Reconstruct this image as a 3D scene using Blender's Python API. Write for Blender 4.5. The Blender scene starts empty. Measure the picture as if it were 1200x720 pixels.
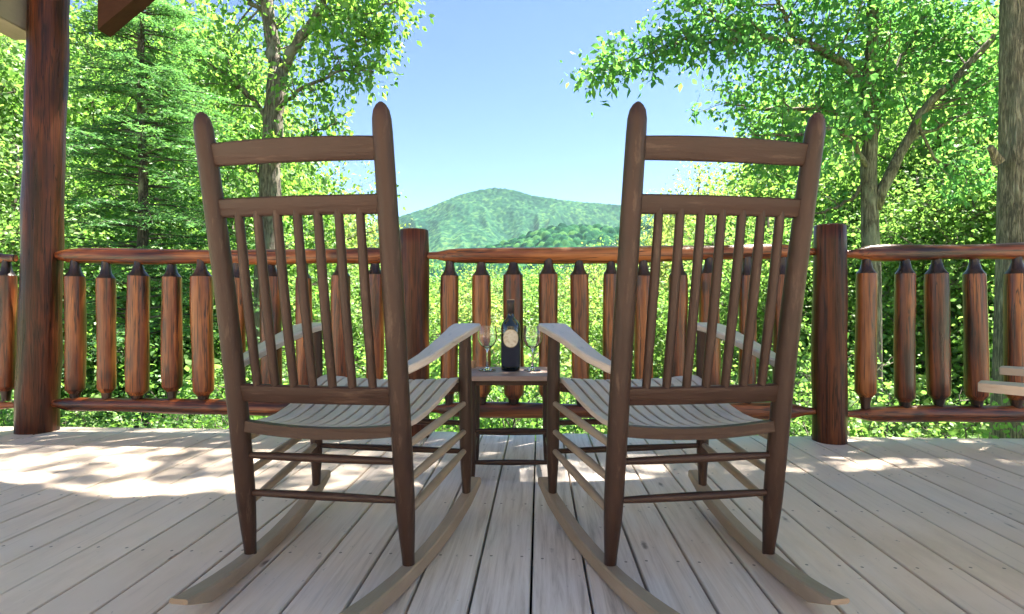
import bpy, math, random
import numpy as np
from mathutils import Vector, Matrix
R = math.radians
rng = np.random.default_rng(7)
random.seed(7)
scn = bpy.context.scene
C = scn.collection

# ------------------------------------------------------------------ camera
F, HX, HY, CH = 650.0, 597.0, 357.0, 0.70       # focal (px of a 1200 px frame), principal point, eye height
PSI = math.atan(35.0 / F)
cp, sp_ = math.cos(PSI), math.sin(PSI)
cam_d = bpy.data.cameras.new('camera'); cam = bpy.data.objects.new('camera', cam_d); C.objects.link(cam)
cam.location = (0, 0, CH); cam.rotation_euler = (R(90), 0, PSI)
cam_d.sensor_width = 36; cam_d.lens = 36 * F / 1200
cam_d.shift_x = 3 / 1200; cam_d.shift_y = -3 / 1200
cam_d.clip_start = 0.02; cam_d.clip_end = 20000
scn.camera = cam

def W(px, py, Z):
    """world point seen at a photo pixel, Z metres in front of the eye"""
    X = (px - HX) / F * Z
    return Vector((X * cp - Z * sp_, X * sp_ + Z * cp, CH + (HY - py) / F * Z))
def toworld(X, Z):
    return (X * cp - Z * sp_, X * sp_ + Z * cp)

# ------------------------------------------------------------------ object helpers
def tag(o, label=None, cat=None, group=None, kind=None):
    if label: o['label'] = label
    if cat: o['category'] = cat
    if group: o['group'] = group
    if kind: o['kind'] = kind
    return o
def empty(name, loc, label, cat, rz=0, group=None):
    o = bpy.data.objects.new(name, None); C.objects.link(o)
    o.location = loc; o.rotation_euler = (0, 0, rz); o.empty_display_size = 0.1
    return tag(o, label, cat, group)
class MB:
    def __init__(s): s.v = []; s.f = []; s.m = []; s.sm = []
    def add(s, vs, fs, mi=0, smooth=True):
        b = len(s.v); s.v += [tuple(p) for p in vs]
        for f in fs:
            s.f.append([b + i for i in f]); s.m.append(mi); s.sm.append(smooth)
    def tube(s, pts, radii, n=8, mi=0, caps=True, wob=0.0, sq=None, up=None):
        pts = [Vector(p) for p in pts]; rings = []; prev = None
        for i, p in enumerate(pts):
            t = (pts[min(i + 1, len(pts) - 1)] - pts[max(i - 1, 0)]).normalized()
            if prev is None:
                u = Vector((0, 0, 1)) if abs(t.z) < .9 else Vector((1, 0, 0))
                if up: u = Vector(up)
                a = t.cross(u).normalized()
            else:
                a = (prev - t * prev.dot(t)).normalized()
            prev = a; b = t.cross(a)
            r = radii[i] if hasattr(radii, '__len__') else radii
            ring = []
            for k in range(n):
                th = 2 * math.pi * k / n
                w = 1 + (wob * (random.random() - .5) if wob else 0)
                ring.append(p + (a * math.cos(th) + b * math.sin(th)) * r * w)
            rings.append(ring)
        vs = [q for rg in rings for q in rg]; fs = []; m = len(rings)
        for i in range(m - 1):
            for k in range(n):
                k2 = (k + 1) % n
                fs.append((i * n + k, i * n + k2, (i + 1) * n + k2, (i + 1) * n + k))
        if caps:
            fs.append(tuple(reversed(range(n)))); fs.append(tuple((m - 1) * n + k for k in range(n)))
        s.add(vs, fs, mi)
    def lathe(s, prof, n=20, mi=0, wobf=None, center=(0, 0)):
        """prof: (r, z) pairs, r=0 closes; wobf(th,z)->radius factor"""
        vs = []; fs = []
        for r, z in prof:
            for k in range(n):
                th = 2 * math.pi * k / n
                w = wobf(th, z) if wobf else 1
                vs.append((center[0] + r * w * math.cos(th), center[1] + r * w * math.sin(th), z))
        for i in range(len(prof) - 1):
            for k in range(n):
                k2 = (k + 1) % n
                fs.append((i * n + k, i * n + k2, (i + 1) * n + k2, (i + 1) * n + k))
        b = len(prof) - 1
        if prof[0][0] > 0: fs.append(tuple(reversed(range(n))))
        if prof[b][0] > 0: fs.append(tuple(b * n + k for k in range(n)))
        s.add(vs, fs, mi)
    def box(s, lo, hi, mi=0, bev=0.0, M=None):
        x0, y0, z0 = lo; x1, y1, z1 = hi; b = bev
        if b <= 0:
            vs = [(x, y, z) for x in (x0, x1) for y in (y0, y1) for z in (z0, z1)]
            fs = [(0, 1, 3, 2), (4, 6, 7, 5), (0, 4, 5, 1), (2, 3, 7, 6), (0, 2, 6, 4), (1, 5, 7, 3)]
        else:
            vs = []; idx = {}
            for ax in range(3):
                for sx in (0, 1):
                    for sy in (0, 1):
                        for sz in (0, 1):
                            p = [(x0 + b, x1 - b)[sx], (y0 + b, y1 - b)[sy], (z0 + b, z1 - b)[sz]]
                            p[ax] = ((x0, x1)[sx], (y0, y1)[sy], (z0, z1)[sz])[ax]
                            idx[(ax, sx, sy, sz)] = len(vs); vs.append(p)
            fs = []
            for ax in range(3):
                o = [q for q in range(3) if q != ax]
                for sd in (0, 1):
                    f = []
                    for (u, v) in ((0, 0), (1, 0), (1, 1), (0, 1)):
                        k = [0, 0, 0]; k[ax] = sd; k[o[0]] = u; k[o[1]] = v
                        f.append(idx[(ax, *k)])
                    fs.append(tuple(f))
            for ax in range(3):          # edges along ax
                o = [q for q in range(3) if q != ax]
                for u in (0, 1):
                    for v in (0, 1):
                        a = [0, 0, 0]; a[o[0]] = u; a[o[1]] = v; c = list(a); c[ax] = 1
                        fs.append((idx[(o[0], *a)], idx[(o[0], *c)], idx[(o[1], *c)], idx[(o[1], *a)]))
            for sx in (0, 1):
                for sy in (0, 1):
                    for sz in (0, 1):
                        fs.append(tuple(idx[(ax, sx, sy, sz)] for ax in range(3)))
        if M is not None: vs = [M @ Vector(v) for v in vs]
        s.add(vs, fs, mi, False)
    def prism(s, outline, axis_lo, axis_hi, fn, mi=0, smooth=False):
        """outline list of (a,b); fn(a,b,c)->xyz"""
        n = len(outline)
        vs = [fn(a, b, axis_lo) for a, b in outline] + [fn(a, b, axis_hi) for a, b in outline]
        fs = [tuple(reversed(range(n))), tuple(range(n, 2 * n))]
        fs += [(i, (i + 1) % n, n + (i + 1) % n, n + i) for i in range(n)]
        s.add(vs, fs, mi, smooth)
    def build(s, name, mats, parent=None, recalc=True, autosmooth=40):
        me = bpy.data.meshes.new(name); me.from_pydata(s.v, [], s.f)
        if not isinstance(mats, (list, tuple)): mats = [mats]
        for m in mats: me.materials.append(m)
        me.polygons.foreach_set('material_index', s.m)
        me.polygons.foreach_set('use_smooth', s.sm)
        if recalc:
            import bmesh
            bm = bmesh.new(); bm.from_mesh(me); bmesh.ops.recalc_face_normals(bm, faces=bm.faces); bm.to_mesh(me); bm.free()
        if autosmooth: me.set_sharp_from_angle(angle=R(autosmooth))
        o = bpy.data.objects.new(name, me); C.objects.link(o)
        if parent: o.parent = parent
        return o
def np_mesh(name, V, Q, mat, parent=None, smooth=False, attr=None):
    me = bpy.data.meshes.new(name)
    n, k = len(Q), Q.shape[1]
    me.vertices.add(len(V)); me.vertices.foreach_set('co', np.ascontiguousarray(V, dtype=np.float32).ravel())
    me.loops.add(n * k); me.loops.foreach_set('vertex_index', np.ascontiguousarray(Q, dtype=np.int32).ravel())
    me.polygons.add(n); me.polygons.foreach_set('loop_start', np.arange(0, n * k, k, dtype=np.int32))
    me.polygons.foreach_set('use_smooth', np.full(n, smooth))
    if attr is not None:
        a = me.attributes.new('tint', 'FLOAT', 'POINT'); a.data.foreach_set('value', attr.astype(np.float32))
    me.materials.append(mat); me.update(); me.validate()
    o = bpy.data.objects.new(name, me); C.objects.link(o)
    if parent: o.parent = parent
    return o

# ------------------------------------------------------------------ materials
def mat(name):
    m = bpy.data.materials.new(name); m.use_nodes = True
    nt = m.node_tree; nt.nodes.clear()
    out = nt.nodes.new('ShaderNodeOutputMaterial')
    return m, nt, out
def nd(nt, t, props=None, **ins):
    n = nt.nodes.new(t)
    for k, v in (props or {}).items(): setattr(n, k, v)
    for k, v in ins.items():
        key = k.replace('_', ' ')
        s = n.inputs[key] if key in n.inputs else n.inputs[int(k[1:])]
        if isinstance(v, bpy.types.NodeSocket): nt.links.new(v, s)
        else: s.default_value = v
    return n
def ramp(nt, fac, stops):
    r = nt.nodes.new('ShaderNodeValToRGB'); nt.links.new(fac, r.inputs[0])
    e = r.color_ramp.elements
    while len(e) < len(stops): e.new(0.5)
    for i, (p, c) in enumerate(stops):
        e[i].position = p; e[i].color = (*c, 1) if len(c) == 3 else c
    return r.outputs[0]
def noise(nt, vec, scale, detail=4, rough=.55, dist=0.0):
    return nd(nt, 'ShaderNodeTexNoise', Vector=vec, Scale=scale, Detail=detail, Roughness=rough, Distortion=dist).outputs['Fac']
def mapped(nt, vec, scale, loc=(0, 0, 0)):
    return nd(nt, 'ShaderNodeMapping', Vector=vec, Scale=scale, Location=loc).outputs[0]
def objvec(nt): return nt.nodes.new('ShaderNodeTexCoord').outputs['Object']
def mixc(nt, fac, a, b, mode='MIX'):
    n = nt.nodes.new('ShaderNodeMix'); n.data_type = 'RGBA'; n.blend_type = mode
    for s, v in ((n.inputs[0], fac), (n.inputs[6], a), (n.inputs[7], b)):
        if isinstance(v, bpy.types.NodeSocket): nt.links.new(v, s)
        else: s.default_value = v if not isinstance(v, tuple) or len(v) == 4 else (*v, 1)
    return n.outputs[2]
def math_(nt, op, a, b=0.0, c=0.0):
    n = nt.nodes.new('ShaderNodeMath'); n.operation = op
    for s, v in zip(n.inputs, (a, b, c)):
        if isinstance(v, bpy.types.NodeSocket): nt.links.new(v, s)
        else: s.default_value = v
    return n.outputs[0]
def bump(nt, h, strength, dist=.01):
    return nd(nt, 'ShaderNodeBump', Height=h, Strength=strength, Distance=dist).outputs[0]
def rnd(nt): return nt.nodes.new('ShaderNodeObjectInfo').outputs['Random']
def isl(nt): return nt.nodes.new('ShaderNodeNewGeometry').outputs['Random Per Island']
def princ(nt, out, **k):
    p = nd(nt, 'ShaderNodeBsdfPrincipled', **k); nt.links.new(p.outputs[0], out.inputs[0]); return p

def m_log(name, axis, dark=(.014, .0045, .003), mid=(.145, .037, .0105), light=(.35, .125, .034)):
    m, nt, out = mat(name); v = objvec(nt); r = rnd(nt)
    off = nd(nt, 'ShaderNodeCombineXYZ', X=math_(nt, 'MULTIPLY', r, 37.), Y=math_(nt, 'MULTIPLY', r, 11.), Z=math_(nt, 'MULTIPLY', r, 23.)).outputs[0]
    v = nd(nt, 'ShaderNodeVectorMath', {'operation': 'ADD'}, i0=v, i1=off).outputs[0]
    sc = [34, 34, 34]; sc[axis] = 2.2
    g = noise(nt, mapped(nt, v, sc), 1.0, 6, .6, .3)
    sc2 = [9, 9, 9]; sc2[axis] = 2.5
    b = noise(nt, mapped(nt, v, sc2), 1.0, 3, .5)
    f = math_(nt, 'ADD', math_(nt, 'MULTIPLY', g, .55), math_(nt, 'MULTIPLY', b, .45))
    f = math_(nt, 'ADD', f, math_(nt, 'MULTIPLY', math_(nt, 'SUBTRACT', r, .5), .10))
    col = ramp(nt, f, [(.36, dark), (.49, mid), (.66, light)])
    kn = nd(nt, 'ShaderNodeTexVoronoi', Vector=mapped(nt, v, [6 if i != axis else 4 for i in range(3)]), Scale=1.0).outputs['Distance']
    col = mixc(nt, ramp(nt, kn, [(.08, (.8,) * 3), (.2, (0,) * 3)]), col, (.03, .012, .007, 1))
    sc3 = [46, 46, 46]; sc3[axis] = 1.1
    ck = math_(nt, 'ABSOLUTE', math_(nt, 'SUBTRACT', noise(nt, mapped(nt, v, sc3), 1.0, 3, .6, .2), .5))
    col = mixc(nt, ramp(nt, ck, [(.008, (.85,) * 3), (.03, (0,) * 3)]), col, (.008, .004, .003, 1))
    princ(nt, out, Base_Color=col, Roughness=ramp(nt, g, [(.3, (.26,) * 3), (.7, (.44,) * 3)]), Normal=bump(nt, f, .55, .02), Coat_Weight=.0 if 'post' in name else .15, Coat_Roughness=.2, Specular_IOR_Level=.22 if 'post' in name else .4)
    return m
def m_paint(name, c0, c1, axis=2, rough=.42, wear=None, spec=.4):
    m, nt, out = mat(name); v = objvec(nt); r = rnd(nt)
    v = nd(nt, 'ShaderNodeVectorMath', {'operation': 'ADD'}, i0=v, i1=nd(nt, 'ShaderNodeCombineXYZ', X=math_(nt, 'MULTIPLY', r, 17.), Y=math_(nt, 'MULTIPLY', r, 29.), Z=math_(nt, 'MULTIPLY', r, 41.)).outputs[0]).outputs[0]
    sc = [40, 40, 40]; sc[axis] = 4
    g = noise(nt, mapped(nt, v, sc), 1.0, 5, .6)
    b = noise(nt, v, 5.0, 4, .6)
    col = mixc(nt, ramp(nt, b, [(.35, (0,) * 3), (.65, (1,) * 3)]), c0, c1)
    col = mixc(nt, math_(nt, 'MULTIPLY', g, .35), col, tuple(x * .55 for x in c0))
    if wear:
        w = ramp(nt, noise(nt, mapped(nt, v, [s * 1.3 for s in sc]), 1.0, 8, .7), [(.56, (0,) * 3), (.68, (1,) * 3)])
        col = mixc(nt, math_(nt, 'MULTIPLY', w, .55), col, wear)
    princ(nt, out, Base_Color=col, Roughness=math_(nt, 'ADD', rough, math_(nt, 'MULTIPLY', math_(nt, 'SUBTRACT', b, .5), .3)), Normal=bump(nt, g, .32, .012), Specular_IOR_Level=spec)
    return m
PITCH = .142; SEAM0 = -.02
def m_deck():
    m, nt, out = mat('weathered_deck_paint'); v = objvec(nt); i = isl(nt)
    off = nd(nt, 'ShaderNodeCombineXYZ', X=math_(nt, 'MULTIPLY', i, 9.), Y=math_(nt, 'MULTIPLY', i, 31.), Z=i).outputs[0]
    w = nd(nt, 'ShaderNodeVectorMath', {'operation': 'ADD'}, i0=v, i1=off).outputs[0]
    g = noise(nt, mapped(nt, w, (70, 2.2, 20)), 1.0, 8, .66, .4)
    st = noise(nt, mapped(nt, w, (9, 3, 9)), 1.0, 5, .65)
    big = noise(nt, v, 1.1, 4, .6)
    col = ramp(nt, st, [(.3, (.62, .485, .37)), (.5, (.74, .60, .475)), (.72, (.79, .665, .545))])
    col = mixc(nt, ramp(nt, big, [(.42, (0,) * 3), (.62, (.75,) * 3)]), col, mixc(nt, g, (.50, .43, .37), (.74, .66, .59)))
    col = mixc(nt, ramp(nt, g, [(.28, (.5,) * 3), (.42, (0,) * 3)]), col, (.34, .28, .23))
    col = mixc(nt, math_(nt, 'MULTIPLY', math_(nt, 'SUBTRACT', i, .3), .60), col, (.56, .455, .365))
    ax = math_(nt, 'ABSOLUTE', nd(nt, 'ShaderNodeSeparateXYZ', Vector=v).outputs[0])
    tr = math_(nt, 'MULTIPLY', ramp(nt, math_(nt, 'ADD', ax, math_(nt, 'MULTIPLY', math_(nt, 'SUBTRACT', noise(nt, mapped(nt, w, (14, 1.6, 5)), 1.0, 6, .7), .5), 1.6)), [(.15, (1,) * 3), (.95, (0,) * 3)]), .8)
    col = mixc(nt, tr, col, ramp(nt, noise(nt, mapped(nt, w, (55, 2.6, 20)), 1.0, 7, .7, .5), [(.32, (.34, .295, .265)), (.48, (.60, .545, .505)), (.66, (.75, .705, .67))]))
    # knots and scuffs
    kv = nd(nt, 'ShaderNodeTexVoronoi', Vector=mapped(nt, w, (11, 3.2, 3)), Scale=1.0, Randomness=1.0)
    kn = ramp(nt, math_(nt, 'ADD', kv.outputs['Distance'], math_(nt, 'MULTIPLY', noise(nt, w, 60, 3), .12)), [(.10, (.85,) * 3), (.17, (0,) * 3)])
    pick = math_(nt, 'GREATER_THAN', nd(nt, 'ShaderNodeSeparateColor', Color=kv.outputs['Color']).outputs[0], .48)
    col = mixc(nt, math_(nt, 'MULTIPLY', kn, pick), col, (.13, .10, .085))
    sc = ramp(nt, noise(nt, mapped(nt, w, (26, 17, 20)), 1.0, 4, .75), [(.66, (0,) * 3), (.72, (.7,) * 3)])
    col = mixc(nt, sc, col, (.17, .15, .14))
    # nail heads: two per board over each joist
    s = nd(nt, 'ShaderNodeSeparateXYZ', Vector=v)
    fx = math_(nt, 'FRACT', math_(nt, 'DIVIDE', math_(nt, 'SUBTRACT', s.outputs[0], SEAM0 - 10 * PITCH), PITCH))
    dx = math_(nt, 'MULTIPLY', math_(nt, 'SUBTRACT', math_(nt, 'ABSOLUTE', math_(nt, 'SUBTRACT', fx, .5)), .30), PITCH)
    fy = math_(nt, 'FRACT', math_(nt, 'DIVIDE', math_(nt, 'ADD', s.outputs[1], math_(nt, 'ADD', math_(nt, 'MULTIPLY', i, .02), 8.)), .406))
    dy = math_(nt, 'MULTIPLY', math_(nt, 'SUBTRACT', fy, .5), .406)
    d = math_(nt, 'SQRT', math_(nt, 'ADD', math_(nt, 'MULTIPLY', dx, dx), math_(nt, 'MULTIPLY', dy, dy)))
    nail = math_(nt, 'LESS_THAN', d, .0042)
    col = mixc(nt, math_(nt, 'MULTIPLY', nail, .8), col, (.07, .055, .05))
    h = math_(nt, 'SUBTRACT', g, math_(nt, 'MULTIPLY', nail, .8))
    princ(nt, out, Base_Color=col, Roughness=ramp(nt, st, [(.3, (.42,) * 3), (.7, (.62,) * 3)]), Normal=bump(nt, h, .20, .005))
    return m
def m_leaf(name, stops, trans=.5, tcol=(1.7, 1.75, .85)):
    """stops: colours a leaf can have"""
    m, nt, out = mat(name); v = objvec(nt)
    f = math_(nt, 'ADD', math_(nt, 'MULTIPLY', isl(nt), .5), math_(nt, 'MULTIPLY', noise(nt, v, .55, 2), .5))
    col = ramp(nt, f, [(.2 + .6 * k / (len(stops) - 1), c) for k, c in enumerate(stops)])
    d = nd(nt, 'ShaderNodeBsdfDiffuse', Color=col).outputs[0]
    t = nd(nt, 'ShaderNodeBsdfTranslucent', Color=mixc(nt, 1.0, col, tcol, 'MULTIPLY')).outputs[0]
    a = nd(nt, 'ShaderNodeMixShader', Fac=trans, i1=d, i2=t).outputs[0]
    g = nd(nt, 'ShaderNodeBsdfGlossy', Color=(.8, .9, .8, 1), Roughness=.5).outputs[0]
    b = nd(nt, 'ShaderNodeMixShader', Fac=.035, i1=a, i2=g).outputs[0]
    nt.links.new(b, out.inputs[0]); return m
def m_bark(name, c0, c1, sx=16, sz=3.0, lichen=.6):
    m, nt, out = mat(name); v = objvec(nt)
    w = mapped(nt, v, (sx, sx, sz))
    f = noise(nt, w, 1.0, 7, .68, .6)
    r = math_(nt, 'MULTIPLY', math_(nt, 'ABSOLUTE', math_(nt, 'SUBTRACT', noise(nt, mapped(nt, v, (sx * 1.4, sx * 1.4, sz * .8)), 1.0, 5, .6, .4), .5)), 4.)
    h = math_(nt, 'ADD', math_(nt, 'MULTIPLY', f, .55), math_(nt, 'MULTIPLY', math_(nt, 'MINIMUM', r, 1.), .45))
    col = ramp(nt, h, [(.28, tuple(x * .3 for x in c0)), (.46, c0), (.75, c1)])
    lich = ramp(nt, noise(nt, mapped(nt, v, (1, 1, .6)), 4.5, 5, .62), [(.50, (0,) * 3), (.62, (lichen,) * 3)])
    col = mixc(nt, lich, col, (.27, .27, .22))
    princ(nt, out, Base_Color=col, Roughness=.9, Normal=bump(nt, h, .9, .05)); return m
def m_canopy(name, stops, scale):
    m, nt, out = mat(name); v = objvec(nt)
    a = nt.nodes.new('ShaderNodeAttribute'); a.attribute_name = 'tint'
    f = math_(nt, 'ADD', math_(nt, 'MULTIPLY', a.outputs['Fac'], .6), math_(nt, 'MULTIPLY', noise(nt, v, scale, 4, .6), .4))
    col = ramp(nt, f, [(.22 + .5 * k / (len(stops) - 1), c) for k, c in enumerate(stops)])
    princ(nt, out, Base_Color=col, Roughness=.95, Specular_IOR_Level=.05, Normal=bump(nt, noise(nt, v, scale * 60, 4, .7), .8, 1.5)); return m
def m_plain(name, c, rough=.5, metallic=0.0):
    m, nt, out = mat(name)
    n = noise(nt, objvec(nt), 30, 3)
    princ(nt, out, Base_Color=mixc(nt, math_(nt, 'MULTIPLY', n, .4), c, tuple(x * .6 for x in c)), Roughness=rough, Metallic=metallic); return m
def m_glass(name, c, ior=1.47):
    m, nt, out = mat(name)
    g = nd(nt, 'ShaderNodeBsdfGlass', Color=c, Roughness=0.0, IOR=ior); nt.links.new(g.outputs[0], out.inputs[0]); return m

LOGZ = m_log('stained_log_upright', 2); LOGX = m_log('stained_log_lengthwise', 0)
LOGP = m_log('stained_post_log', 2, (.014, .005, .003), (.055, .0155, .007), (.125, .038, .014))
LOGD = m_log('stain_soaked_end_grain', 2, (.010, .006, .0045), (.026, .013, .008), (.07, .028, .014))
PAINT = m_paint('taupe_brown_chair_paint', (.034, .0175, .0125), (.050, .0265, .019), 2, .46, (.12, .078, .056), .28)
PAINTX = m_paint('taupe_brown_rail_paint', (.034, .0175, .0125), (.050, .0265, .019), 0, .46, (.12, .078, .056), .28)
SEATM = m_paint('worn_skylit_seat_paint', (.51, .42, .355), (.60, .51, .44), 1, .36, (.22, .17, .15))  # pale copy of the chair paint; skylight sheen put into its colour
ROCKM = m_paint('scuffed_lit_rocker_paint', (.29, .22, .155), (.38, .295, .215), 1, .5, (.33, .27, .21))  # lighter copy of the chair paint; light on the rockers put into colour
TABLEM = m_paint('greyed_table_paint', (.25, .17, .135), (.33, .24, .20), 0, .42, (.40, .33, .29))
TANM = m_paint('pale_tan_wood', (.42, .33, .25), (.50, .40, .31), 0, .5, (.34, .26, .19))
DECKM = m_deck()
BEAMM = m_paint('pale_beam_wood', (.22, .20, .155), (.27, .245, .19), 1, .7, None, .2)
ROOFW = m_paint('dark_roof_wood', (.035, .014, .009), (.05, .021, .013), 0, .6, None, .15)
CEILM = m_paint('pale_bounce_ceiling', (.74, .69, .61), (.80, .75, .68), 1, .6)  # unseen ceiling, whitened to bounce light down onto the deck
SHING = m_plain('brown_shingles', (.09, .075, .065), .9)
UNDER = m_plain('dark_joists_and_gap_sheet', (.035, .028, .024), .9)
# ------------------------------------------------------------------ numpy noise
def vnoise(x, y, seed=0):
    xi = np.floor(x).astype(np.int64); yi = np.floor(y).astype(np.int64)
    fx = x - xi; fy = y - yi; fx = fx * fx * (3 - 2 * fx); fy = fy * fy * (3 - 2 * fy)
    def h(a, b):
        n = (a * 374761393 + b * 668265263 + seed * 1274126177) & 0x7fffffff
        n = ((n ^ (n >> 13)) * 1274126177) & 0x7fffffff
        return ((n ^ (n >> 16)) & 0xffff) / 65535.0
    return (h(xi, yi) * (1 - fx) + h(xi + 1, yi) * fx) * (1 - fy) + (h(xi, yi + 1) * (1 - fx) + h(xi + 1, yi + 1) * fx) * fy
def fbm(x, y, o=5, seed=0):
    s = 0; a = .5
    for k in range(o): s = s + a * vnoise(x * 2 ** k, y * 2 ** k, seed + k); a *= .5
    return s
def sstep(a, b, x):
    t = np.clip((x - a) / (b - a), 0, 1); return t * t * (3 - 2 * t)
def ground_z(x, y):
    x = np.asarray(x, float); y = np.asarray(y, float)
    yy = np.maximum(y - 3, 0)
    z = -2.1 - 11 * (1 - np.exp(-yy / 38)) - 45 * sstep(45, 320, y)
    fl = np.maximum(np.abs(x + .06 * y) - .24 * np.maximum(y, 0) - 5, 0)
    z = z + np.minimum(.22 * fl, 26) * sstep(3, 20, y)
    z = z + (fbm(x * .15, y * .15, 4, 3) - .5) * 1.2 * sstep(4, 14, y)
    return z
def grid(name, xs, ys, zf, mat_, kind, tint=None):
    X, Y = np.meshgrid(xs, ys); Z = zf(X, Y); n, m = X.shape
    t = None
    if isinstance(Z, tuple): Z, t = Z
    V = np.stack([X, Y, Z], -1).reshape(-1, 3)
    I = np.arange(n * m).reshape(n, m)
    Q = np.stack([I[:-1, :-1], I[:-1, 1:], I[1:, 1:], I[1:, :-1]], -1).reshape(-1, 4)
    o = np_mesh(name, V, Q, mat_, None, True, t.ravel() if t is not None else None)
    o['kind'] = kind; return o
def canopy(x, y, cell, r, h, seed):
    """dome-shaped crowns on a jittered lattice: height and a per-crown tint"""
    ci = np.floor(x / cell).astype(np.int64); cj = np.floor(y / cell).astype(np.int64)
    best = np.zeros_like(x); tint = np.full_like(x, .5)
    def hh(a, b, s):
        n = (a * 374761393 + b * 668265263 + s * 97531) & 0x7fffffff
        n = ((n ^ (n >> 13)) * 1274126177) & 0x7fffffff
        return ((n ^ (n >> 16)) & 0xffff) / 65535.0
    for di in (-1, 0, 1):
        for dj in (-1, 0, 1):
            a, b = ci + di, cj + dj
            px = (a + hh(a, b, seed)) * cell; py = (b + hh(a, b, seed + 1)) * cell
            s = .65 + .7 * hh(a, b, seed + 2)
            d2 = ((x - px) ** 2 + (y - py) ** 2) / (r * s) ** 2
            z = h * s * np.sqrt(np.maximum(1 - d2, 0))
            w = z > best; best = np.where(w, z, best); tint = np.where(w, hh(a, b, seed + 3), tint)
    return best, tint

# ------------------------------------------------------------------ terrain
GRND = None
def m_ground():
    m, nt, out = mat('forest_floor'); v = objvec(nt)
    a = noise(nt, v, .6, 6, .65); b = noise(nt, v, 9, 6, .7)
    col = ramp(nt, a, [(.35, (.09, .15, .03)), (.5, (.16, .24, .05)), (.62, (.22, .22, .10))])
    col = mixc(nt, ramp(nt, b, [(.4, (0,) * 3), (.65, (.8,) * 3)]), col, (.24, .30, .07))
    princ(nt, out, Base_Color=col, Roughness=.95, Normal=bump(nt, b, .8, .15)); return m
GRND = m_ground()
xs = np.concatenate([np.linspace(-6000, -400, 40), np.linspace(-380, -62, 54), np.linspace(-60, 60, 161), np.linspace(62, 380, 54), np.linspace(400, 6000, 40)])
ys = np.concatenate([np.linspace(-3000, -30, 20), np.linspace(-25, 70, 130), np.linspace(74, 400, 70), np.linspace(440, 9000, 60)])
grid('ground', xs, ys, lambda x, y: ground_z(x, y), GRND, 'structure')

MPX = np.array([120, 250, 330, 400, 440, 468, 503, 538, 560, 576, 589, 603, 621, 652, 683, 722, 760, 830, 900, 1000, 1100])
MPY = np.array([330, 300, 282, 268, 261, 254, 243, 229, 223.5, 221, 221.5, 224, 230, 235, 239, 242, 247, 256, 268, 290, 320])
def mountain_z(x, y):
    D = 2600.
    # ridge line in world x at y = D, the photo's bearing read through the eye's position
    Xc = x * cp + y * sp_; Zc = -x * sp_ + y * cp
    H = CH + (HY - np.interp(HX + F * (x * cp + D * sp_) / (-x * sp_ + D * cp), MPX, MPY)) / F * D
    H = np.maximum(H, -50)
    wx = x + 60 * (fbm(x / 260, y / 260, 3, 5) - .5)
    t = np.clip((D - y) / 1150, -.6, 1)
    fall = np.where(t > 0, (1 - t) ** 1.15, 1 - (t * 1.5) ** 2)
    sx = x + .35 * (D - y) * np.tanh((x + 60) / 160) + 90 * (fbm(x / 210, y / 210, 4, 5) - .5)
    spur = np.abs(vnoise(sx / 190, y / 900, 11) - .5) * 2
    spur2 = np.abs(vnoise(sx / 83 + 3, y / 260, 14) - .5) * 2
    amp = np.clip(t * 4, 0, 1) * (1 - t) + .0
    z = H * fall - amp * (175 * spur + 55 * spur2) + (fbm(x / 130, y / 130, 4, 9) - .5) * 30 * np.clip(t * 8, .0, 1)
    c, tint = canopy(x, y, 9.5, 7.5, 6.0, 21)
    tint = .5 + (tint - .5) * .6
    return z - 60 * np.clip(t, 0, 1) + c, tint
MTN = m_canopy('mountain_forest', [(.002, .020, .015), (.005, .036, .023), (.014, .062, .030), (.055, .115, .040)], .004)
HILLM = m_canopy('hill_forest', [(.002, .022, .016), (.005, .038, .023), (.013, .064, .029), (.04, .11, .036)], .012)
grid('mountain', np.arange(-1500, 1500, 5.2), np.arange(1480, 2900, 5.2), mountain_z, MTN, 'structure')
HPX = np.array([300, 420, 480, 520, 560, 600, 630, 655, 690, 727, 760, 850, 1000])
HPY = np.array([330, 318, 310, 301, 293, 281, 271, 264, 265, 268, 262, 255, 250])
def hill_z(x, y):
    D = 820.
    H = CH + (HY - np.interp(HX + F * (x * cp + D * sp_) / (-x * sp_ + D * cp), HPX, HPY)) / F * D - 7
    t = np.clip((D - y) / 420, -.8, 1)
    z = -62 + (H + 62) * np.where(t > 0, (1 - t) ** 1.1, 1 - (t * 1.2) ** 2)
    z = z + (fbm(x / 60, y / 60, 4, 31) - .5) * 26 * np.clip(t * 6, 0, 1)
    c, tint = canopy(x, y, 8., 6.3, 8.5, 41)
    return z + c * (.75 + .5 * fbm(x / 2.5, y / 2.5, 2, 8)), tint
grid('hill', np.arange(-420, 460, 2.1), np.arange(410, 960, 2.1), hill_z, HILLM, 'structure')

# ------------------------------------------------------------------ deck
b = MB(); k0 = -38; Y0, Y1 = -3.2, 3.03
for k in range(k0, 39):
    x0 = SEAM0 + k * PITCH + .003; x1 = x0 + PITCH - .006
    dz = random.uniform(-.0012, .0012)
    b.box((x0, Y0, -.036), (x1, Y1 + random.uniform(-.006, .006), dz), 0, .003)
tag(b.build('deck', DECKM), kind='structure')
b = MB()
b.box((-5.3, Y1 - .06, -.30), (5.3, Y1 - .022, -.0385)); b.box((-5.3, Y0, -.30), (5.3, Y0 + .04, -.0385))
y = Y0 + .3
while y < Y1 - .15: b.box((-5.3, y, -.25), (5.3, y + .04, -.0385)); y += .406
b.box((-5.3, Y0 + .05, -.33), (5.3, Y1 - .07, -.31))  # dark sheet added below the joists so board gaps look shaded
tag(b.build('deck_framing', UNDER), kind='structure')

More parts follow.
